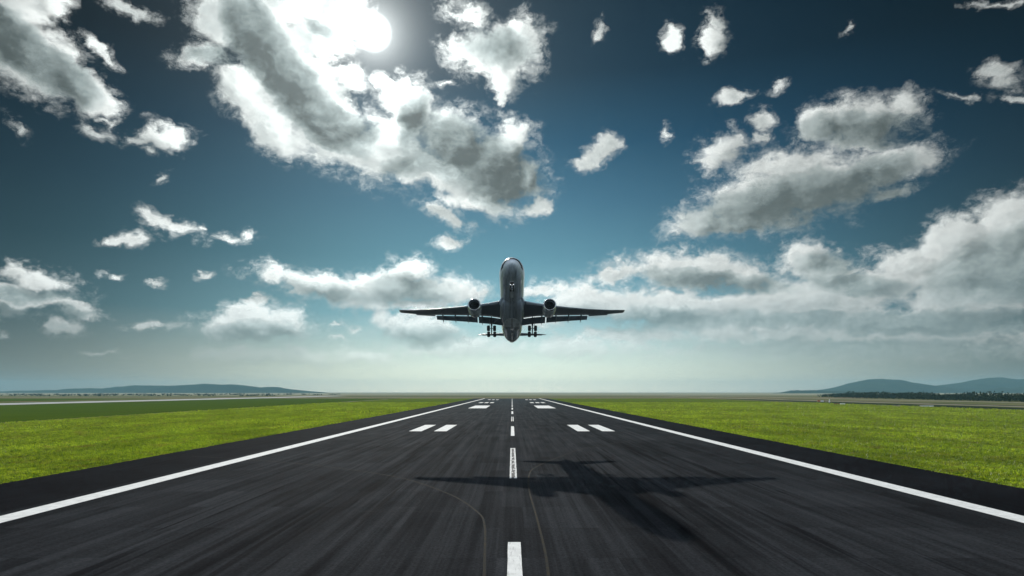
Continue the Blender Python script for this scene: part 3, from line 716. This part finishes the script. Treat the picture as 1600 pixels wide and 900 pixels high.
for sg in (-1, 1):
    w = MB(); w.loft([airfoil(le, ch, sg*y, z, tc, tw) for y, le, ch, z, tc, tw in STN]); wo_ = w.obj('wing', WINGM, root, True, 35)
    # bright leading-edge slats, drooped a little
    for (ya, yb) in ((3.6, 8.6), (10.4, 17), (17.15, 23.5), (23.65, 30.2)):
        rr = []
        for y in np.linspace(ya, yb, 6):
            le, ch, z, tc, tw = wst(y); c_ = []
            for i in range(9):
                t = -1+2*i/8; u_ = .085*abs(t)**1.6; th_ = tc*ch*(1.48*math.sqrt(max(u_, 0))-.63*u_)*1.0*(1 if t > 0 else -.8)
                c_.append(A(le-.28+u_*ch, sg*y, z-.10+th_*1.02))
            for i in range(8, -1, -1):
                t = -1+2*i/8; u_ = .085*abs(t)**1.6; th_ = tc*ch*(1.48*math.sqrt(max(u_, 0))-.63*u_)*(1 if t > 0 else -.8)
                c_.append(A(le-.28+.12+u_*ch*.9, sg*y, z-.10+th_*.8))
            rr.append(c_)
        sl_ = MB(); sl_.loft(rr); sl_.obj('slat', NAC, wo_, True, 35)
    # flaps: inboard and outboard, let down and back with a slot in front
    for (ya, yb, name) in ((2.5, 8.9, 'flap'), (9.2, 20.6, 'flap'), (21.0, 26.5, 'aileron')):
        rr = []
        for y in np.linspace(ya, yb, 6):
            le, ch, z, tc, tw = wst(y); te = le+ch; zt = z-math.tan(R(tw))*ch
            if name == 'flap': fc = .34*ch+.3 if y > 9 else 2.7; p0 = te-.12; a_ = R(19); dz = -.26
            else: fc = .2*ch; p0 = te+.03; a_ = R(3); dz = -.0
            ring = []
            for i in range(7):
                t = i/6; ring.append((t, .10*fc*math.sqrt(t)*(1-t)*2.2+.004))
            prof2 = [(t, h) for t, h in ring]+[(t, -h*.6) for t, h in ring[-2:0:-1]]
            rr.append([A(p0+t*fc*math.cos(a_)+h*math.sin(a_), sg*y, zt+dz-t*fc*math.sin(a_)+h*math.cos(a_)) for t, h in prof2])
        fl = MB(); fl.loft(rr); fl.obj(name, WINGM, wo_, True, 35)
    # flap track fairings
    for y in (7.9, 11.7, 15.2, 18.7):
        le, ch, z, tc, tw = wst(y); te = le+ch; zt = z-math.tan(R(tw))*ch
        t_ = MB(); sc_ = .9 if y < 9 else .8
        t_.loft([[A(te-2.4+u*5.0*sc_, sg*y+.21*r*math.cos(q), zt-.42-u*u*1.55*sc_+.38*r*math.sin(q)) for q in [2*math.pi*i/12 for i in range(12)]] for u, r in ((0, .08), (.08, .5), (.25, .9), (.5, 1), (.75, .75), (.92, .38), (1, .06))])
        t_.obj('flap_track_fairing', WINGM, wo_, True, 50)
    # winglet
    wl = MB(); rr = []
    for (dy, dz, le, ch) in ((0, 0, 36.5, 2.05), (.35, .25, 37.0, 1.7), (.6, .75, 37.5, 1.3), (.85, 1.35, 38.2, .7)): rr.append(airfoil(le, ch, sg*(31+dy), 2.95+dz, .06))
    wl.loft(rr); wl.obj('winglet', WINGM, wo_, True, 40)
    # wing root fillet
    fi = MB(); fi.loft([[A(17.6+u*3.4, sg*(2.55+.75*u*math.cos(q)*1.2), -1.55+(.2+.55*u)*math.sin(q)) for q in [2*math.pi*i/16 for i in range(16)]] for u in (.05, .3, .6, 1.0)]); fi.obj('root_fairing', SKIN, root, True, 60)
    # engine
    ey, es, ez = 9.4, 18.0, -3.35; T3 = R(1.5); ax_ = Vector((-math.cos(T3), 0, math.sin(-T3)*-1)); c0 = A(es, sg*ey, ez)
    e = MB(); e.lathe(c0, ax_, [(K*a, K*r) for a, r in ((1.0, 1.20), (.5, 1.26), (.15, 1.34), (.0, 1.42), (.02, 1.50), (.15, 1.58), (.6, 1.68), (1.5, 1.74), (3.0, 1.74), (4.6, 1.62), (5.8, 1.40), (5.9, 1.32), (5.0, 1.26))], 40); eng = e.obj('engine_nacelle', NAC, root, True, 60)
    li = MB(); li.lathe(c0, ax_, [(K*a, K*r) for a, r in ((.35, 1.285), (.12, 1.34), (-.02, 1.42), (-.015, 1.5), (.13, 1.588), (.32, 1.645), (.32, 1.60))], 40); li.obj('intake_lip', METAL, eng, True, 60)
    du = MB(); du.lathe(c0, ax_, [(K*.34, K*1.27), (K*1.35, K*1.21), (K*1.6, K*.05)], 32); du.obj('intake_duct', BLACK, eng, True, 60)
    fb = MB(); cF = c0+ax_*K*1.2
    for i in range(22):
        a = 2*math.pi*i/22
        d1 = Vector((0, math.cos(a), math.sin(a))); d2 = Vector((0, -math.sin(a), math.cos(a)))
        fb.add([cF+d1*K*.25, cF+d1*K*1.19+d2*K*.02, cF+d1*K*1.19+d2*K*.24+ax_*K*.13, cF+d1*K*.25+d2*K*.10+ax_*K*.13], [(0, 1, 2, 3)])
    fb.obj('fan_blades', DARKM, eng)
    sp = MB(); sp.lathe(c0, ax_, [(K*.72, K*.02), (K*.85, K*.13), (K*1.05, K*.26), (K*1.3, K*.36)], 24); sp.obj('spinner', DARKM, eng, True, 60)
    ex = MB(); ex.lathe(c0, ax_, [(K*4.9, K*1.05), (K*6.2, K*.94), (K*7.0, K*.68), (K*6.9, K*.58), (K*7.9, K*.10)], 28, cap=True); ex.obj('exhaust_cone', METAL, eng, True, 50)
    py_ = MB(); py_.loft([[A(a, sg*(ey+.22*s1), zt_), A(a, sg*(ey-.22*s1), zt_), A(a, sg*(ey-.22*s1), zb), A(a, sg*(ey+.22*s1), zb)] for a, s1, zt_, zb in ((19.4, .2, -1.72, -1.9), (20.6, 1, -1.38, -2.2), (23.6, 1, -.98, -2.2), (27.2, .9, -1.15, -1.9), (29.3, .25, -1.35, -1.5))]); py_.obj('pylon', NAC, root, True, 30)
    # main gear: leg, drag stay, bogie beam, four wheels hanging heels-down
    gy_, gs, gz = 5.45, 30.2, -1.9
    mg = MB(); top = A(gs, sg*gy_, gz); foot = A(gs+.1, sg*(gy_-.05), -5.75)
    mg.tube(top, top.lerp(foot, .58), .25*K, n=16); mg.tube(top.lerp(foot, .55), foot, .165*K, n=16)
    mg.tube(top.lerp(foot, .62), A(gs-.5, sg*gy_, -4.9), .07*K); mg.tube(A(gs-1.9, sg*gy_, -2.0), top.lerp(foot, .52), .09*K); mg.tube(A(gs, sg*(gy_-2.0), -2.2), top.lerp(foot, .50), .09*K)
    gear = mg.obj('main_landing_gear', STEEL, root, True, 40)
    tilt = R(27); bd = Vector((math.cos(tilt), 0, math.sin(tilt)))
    bb = MB(); bb.tube(foot-bd*K*1.0, foot+bd*K*1.0, .14*K)
    for sgn in (-1, 1): bb.tube(foot+bd*K*sgn*1.0+Vector((0, -.76*K, 0)), foot+bd*K*sgn*1.0+Vector((0, .76*K, 0)), .09*K)
    bb.obj('bogie_beam', STEEL, gear, True, 40)
    for fa in (-1, 1):
        for sd in (-1, 1):
            c = foot+bd*K*fa*1.05+Vector((0, sd*.80*K, 0)); wh = MB()
            wh.lathe(c, (0, 1, 0), [(K*a, K*r) for a, r in ((-.36, .36), (-.40, .50), (-.37, .64), (-.24, .74), (0, .755), (.24, .74), (.37, .64), (.40, .56), (.36, .36))], 28)
            ww = wh.obj('wheel', RUBBER, gear, True, 50)
            hb = MB(); hb.lathe(c, (0, 1, 0), [(K*a, K*r) for a, r in ((-.38, .02), (-.34, .22), (-.28, .37), (.28, .37), (.34, .22), (.38, .02))], 20); hb.obj('rim', STEEL, ww, True, 40)
    gd = MB(); gd.box(A(gs+.1, sg*(gy_+.52), -3.0), (1.5*K, .07*K, 2.1*K)); gd.obj('gear_leg_door', WINGM, gear)
    # tailplane
    tp = MB(); tp.loft([airfoil(le, ch, sg*y, z, .08, -15) for y, le, ch, z in ((.8, 50.6, 5.6, 1.5), (5, 53.2, 3.9, 2.35), (9.3, 56.0, 2.5, 3.2), (10.4, 57.0, 1.5, 3.45))]); tpo = tp.obj('tailplane', WINGM, root, True, 35)
    el_ = MB(); rr = []
    for y in (1.8, 5, 9.2):
        le = np.interp(y, (.8, 5, 9.3), (50.6, 53.2, 56.0)); ch = np.interp(y, (.8, 5, 9.3), (5.6, 3.9, 2.5)); z = np.interp(y, (.8, 5, 9.3), (1.5, 2.35, 3.2)); p0 = le+ch+.02; fc = .18*ch
        zt = z+math.tan(R(15))*ch; rr.append([A(p0, sg*y, zt+.05), A(p0+fc, sg*y, zt+.02), A(p0, sg*y, zt-.08)])
    el_.loft(rr); el_.obj('elevator', WINGM, tpo)
# fin and rudder
fn = MB(); rr = []
for z, le, ch in ((2.0, 46.6, 8.8), (2.9, 48.2, 7.5), (6, 50.9, 5.7), (9, 53.4, 4.2), (10.9, 55.0, 3.2), (11.2, 55.6, 2.4)):
    ring = []
    for i in range(13):
        t = i/12; th_ = .10*ch*(1.48*math.sqrt(t)-.63*t-1.76*t*t+1.42*t**3-.51*t**4); ring.append((t, th_))
    rr.append([A(le+t*ch, h, z) for t, h in ring]+[A(le+t*ch, -h, z) for t, h in ring[-2:0:-1]])
fn.loft(rr); fin = fn.obj('fin', SKIN, root, True, 40)
rd = MB(); rd.loft([[A(le, .1, z), A(le+c_, 0, z), A(le, -.1, z)] for z, le, c_ in ((2.9, 55.75, 1.9), (6, 56.65, 1.5), (9, 57.65, 1.1), (10.6, 58.2, .9))]); rd.obj('rudder', WINGM, fin)
# nose gear
ng = MB(); t0 = A(6.9, 0, -2.4); f0 = A(6.5, 0, -4.55)
ng.tube(t0, t0.lerp(f0, .6), .15*K); ng.tube(t0.lerp(f0, .55), f0, .10*K); ng.tube(A(8.4, 0, -2.5), t0.lerp(f0, .55), .07*K); ng.tube(f0+Vector((0, -.36*K, 0)), f0+Vector((0, .36*K, 0)), .07*K)
nose = ng.obj('nose_landing_gear', METAL, root, True, 40)
for sd in (-1, 1):
    c = f0+Vector((0, sd*.30*K, 0)); wh = MB(); wh.lathe(c, (0, 1, 0), [(K*a, K*r) for a, r in ((-.15, .26), (-.17, .40), (-.10, .50), (0, .525), (.10, .50), (.17, .40), (.15, .26))], 24); ww = wh.obj('wheel', RUBBER, nose, True, 50)
    hb = MB(); hb.lathe(c, (0, 1, 0), [(K*a, K*r) for a, r in ((-.16, .02), (-.1, .27), (.1, .27), (.16, .02))], 16); hb.obj('rim', METAL, ww, True, 40)
    la = MB(); cl = t0.lerp(f0, .42)+Vector((.22*K, sd*.34*K, 0)); la.lathe(cl, (1, 0, -.12), [(-.14*K, .04*K), (0, .11*K), (.03*K, .10*K), (.035*K, .005*K)], 18); la.obj('landing_lamp', LAMPM, nose, True, 40)
    dr = MB(); dr.box(A(7.7, sd*.62, -3.05), (2.3*K, .045*K, .72*K), Matrix.Rotation(sd*R(-8), 3, 'X')); dr.obj('gear_bay_door', PANELM, nose)
bay = skin_patch('gear_bay', 6.2, 9.0, R(180-9), R(180+9), .014, BLACK, root, 4, 4)
# aft nose bay doors (closed, long pale strip) and aerials
skin_patch('bay_door', 9.1, 14.8, R(180-6.5), R(180+6.5), .016, PANELM, root, 6, 4)
for q, ph in ((12.5, 180), (39.5, 180), (13.5, 0)):
    an = MB(); r, c = fr_c(q); s_ = -1 if ph == 180 else 1
    an.loft([[A(q, .04, c+s_*r*.99), A(q+.55, 0, c+s_*r*.99), A(q, -.04, c+s_*r*.99)], [A(q+.2, .02, c+s_*(r+.42)), A(q+.5, 0, c+s_*(r+.42)), A(q+.2, -.02, c+s_*(r+.42))]]); an.obj('blade_aerial', SKIN, root)

# ------------------------------------------------------------------ small things beside the strip, far right
REDB = simple('rust_red_paint', (.16, .045, .03), .7, var=.2, scale=1); WHT = simple('white_paint', (.75, .76, .76), .6, var=.1, scale=1); DKB = simple('dark_base', (.03, .025, .025), .8)
ORG = simple('orange_paint', (.42, .17, .06), .7, var=.2, scale=1)
def at(px, py, z=0): return gpt(px, py, z)
t = empty('marker_cone', at(1296, 631.2)); tag(t, 'white cone shaped marker on a dark stand beside the low barrier', 'marker')
mb = MB(); mb.lathe((0, 0, 1.3), (0, 0, 1), [(0, .62), (1.2, .42), (2.3, .16), (2.6, .05)], 16, cap=True); mb.obj('cone', WHT, t, True)
mb = MB(); mb.box((.1, 0, 1.25), (1.5, 1.0, .12)); mb.tube((-.35, 0, 0), (-.1, 0, 1.2), .08); mb.tube((.75, 0, 0), (.4, 0, 1.2), .08); mb.box((.35, 0, .5), (.75, .7, 1.0)); mb.obj('stand', DKB, t)
t = empty('barrier', at(1312, 633.4)); tag(t, 'long low rust red and white barrier on short posts, left end of the right field', 'barrier')
mb = MB(); mb.box((-1.9, 0, 1.25), (4.2, .12, .55)); mb.obj('red_board', REDB, t)
mb = MB(); mb.box((2.1, 0, 1.25), (3.8, .12, .50)); mb.obj('white_board', WHT, t)
for x in (-3.8, -2.2, -.6, 1.0, 2.4, 3.8):
    mb = MB(); mb.box((x, .1, .75), (.28, .14, 1.5)); mb.obj('post', DKB if x < 0 else WHT, t)
t = empty('equipment_box', at(1282, 627.6)); tag(t, 'orange and white equipment box left of the white cone marker', 'equipment box')
mb = MB(); mb.box((-1.6, 0, .8), (2.6, 1.6, 1.6)); mb.box((-1.6, 0, 1.66), (2.8, 1.8, .1)); mb.obj('orange_cabinet', ORG, t)
mb = MB(); mb.box((1.6, 0, .6), (2.6, 1.4, 1.2)); mb.obj('white_cabinet', WHT, t)
t = empty('concrete_blocks', at(1401, 635.6)); tag(t, 'row of pale weathered blocks lying at the edge of the right grass', 'blocks')
for x, h, w_ in ((-1.9, 1.0, 1.1), (-.6, .75, 1.2), (.7, .85, 1.1), (1.9, 1.15, .9)):
    mb = MB(); mb.box((x, 0, h/2), (w_, 1.0, h)); mb.box((x, 0, h+.04), (w_*.8, .7, .08)); mb.obj('block', PALE, t)
t = empty('culvert_slab', at(1448, 635.4)); tag(t, 'long white concrete culvert head at the start of the dark ditch', 'culvert')
mb = MB(); mb.box((0, 0, .35), (7.8, 2.4, .7)); mb.obj('headwall', WHT, t)
mb = MB(); mb.box((0, 0, .75), (8.2, 2.7, .10)); mb.obj('coping', CONC, t)
t = empty('drain_cover', at(1377, 634.0)); tag(t, 'flat blue grey drain cover in the grass left of the pale blocks', 'drain cover')
mb = MB(); mb.box((0, 0, .12), (6, 3, .24)); mb.obj('slab', simple('blue_grey', (.22, .26, .32), .7), t)
mb = MB(); mb.box((0, 0, .30), (5.4, 2.4, .12)); mb.obj('lid', simple('blue_grey_lid', (.28, .31, .36), .6), t)

# ------------------------------------------------------------------ haze
hz = MB(); hz.box((0, 4150, 74), (17000, 10200, 150)); 
hm = bpy.data.materials.new('haze'); hm.use_nodes = True; ht = hm.node_tree; ht.nodes.clear(); HN = NT(ht)
ho = HN.n('ShaderNodeOutputMaterial'); pv = HN.n('ShaderNodeVolumePrincipled'); ht.links.new(pv.outputs[0], ho.inputs['Volume'])
pv.inputs['Color'].default_value = (.42, .80, .95, 1); pv.inputs['Density'].default_value = 8.0e-5; pv.inputs['Anisotropy'].default_value = .0
tag(hz.obj('haze', hm), 'pale haze over the far fields and hills', 'haze', kind='stuff')
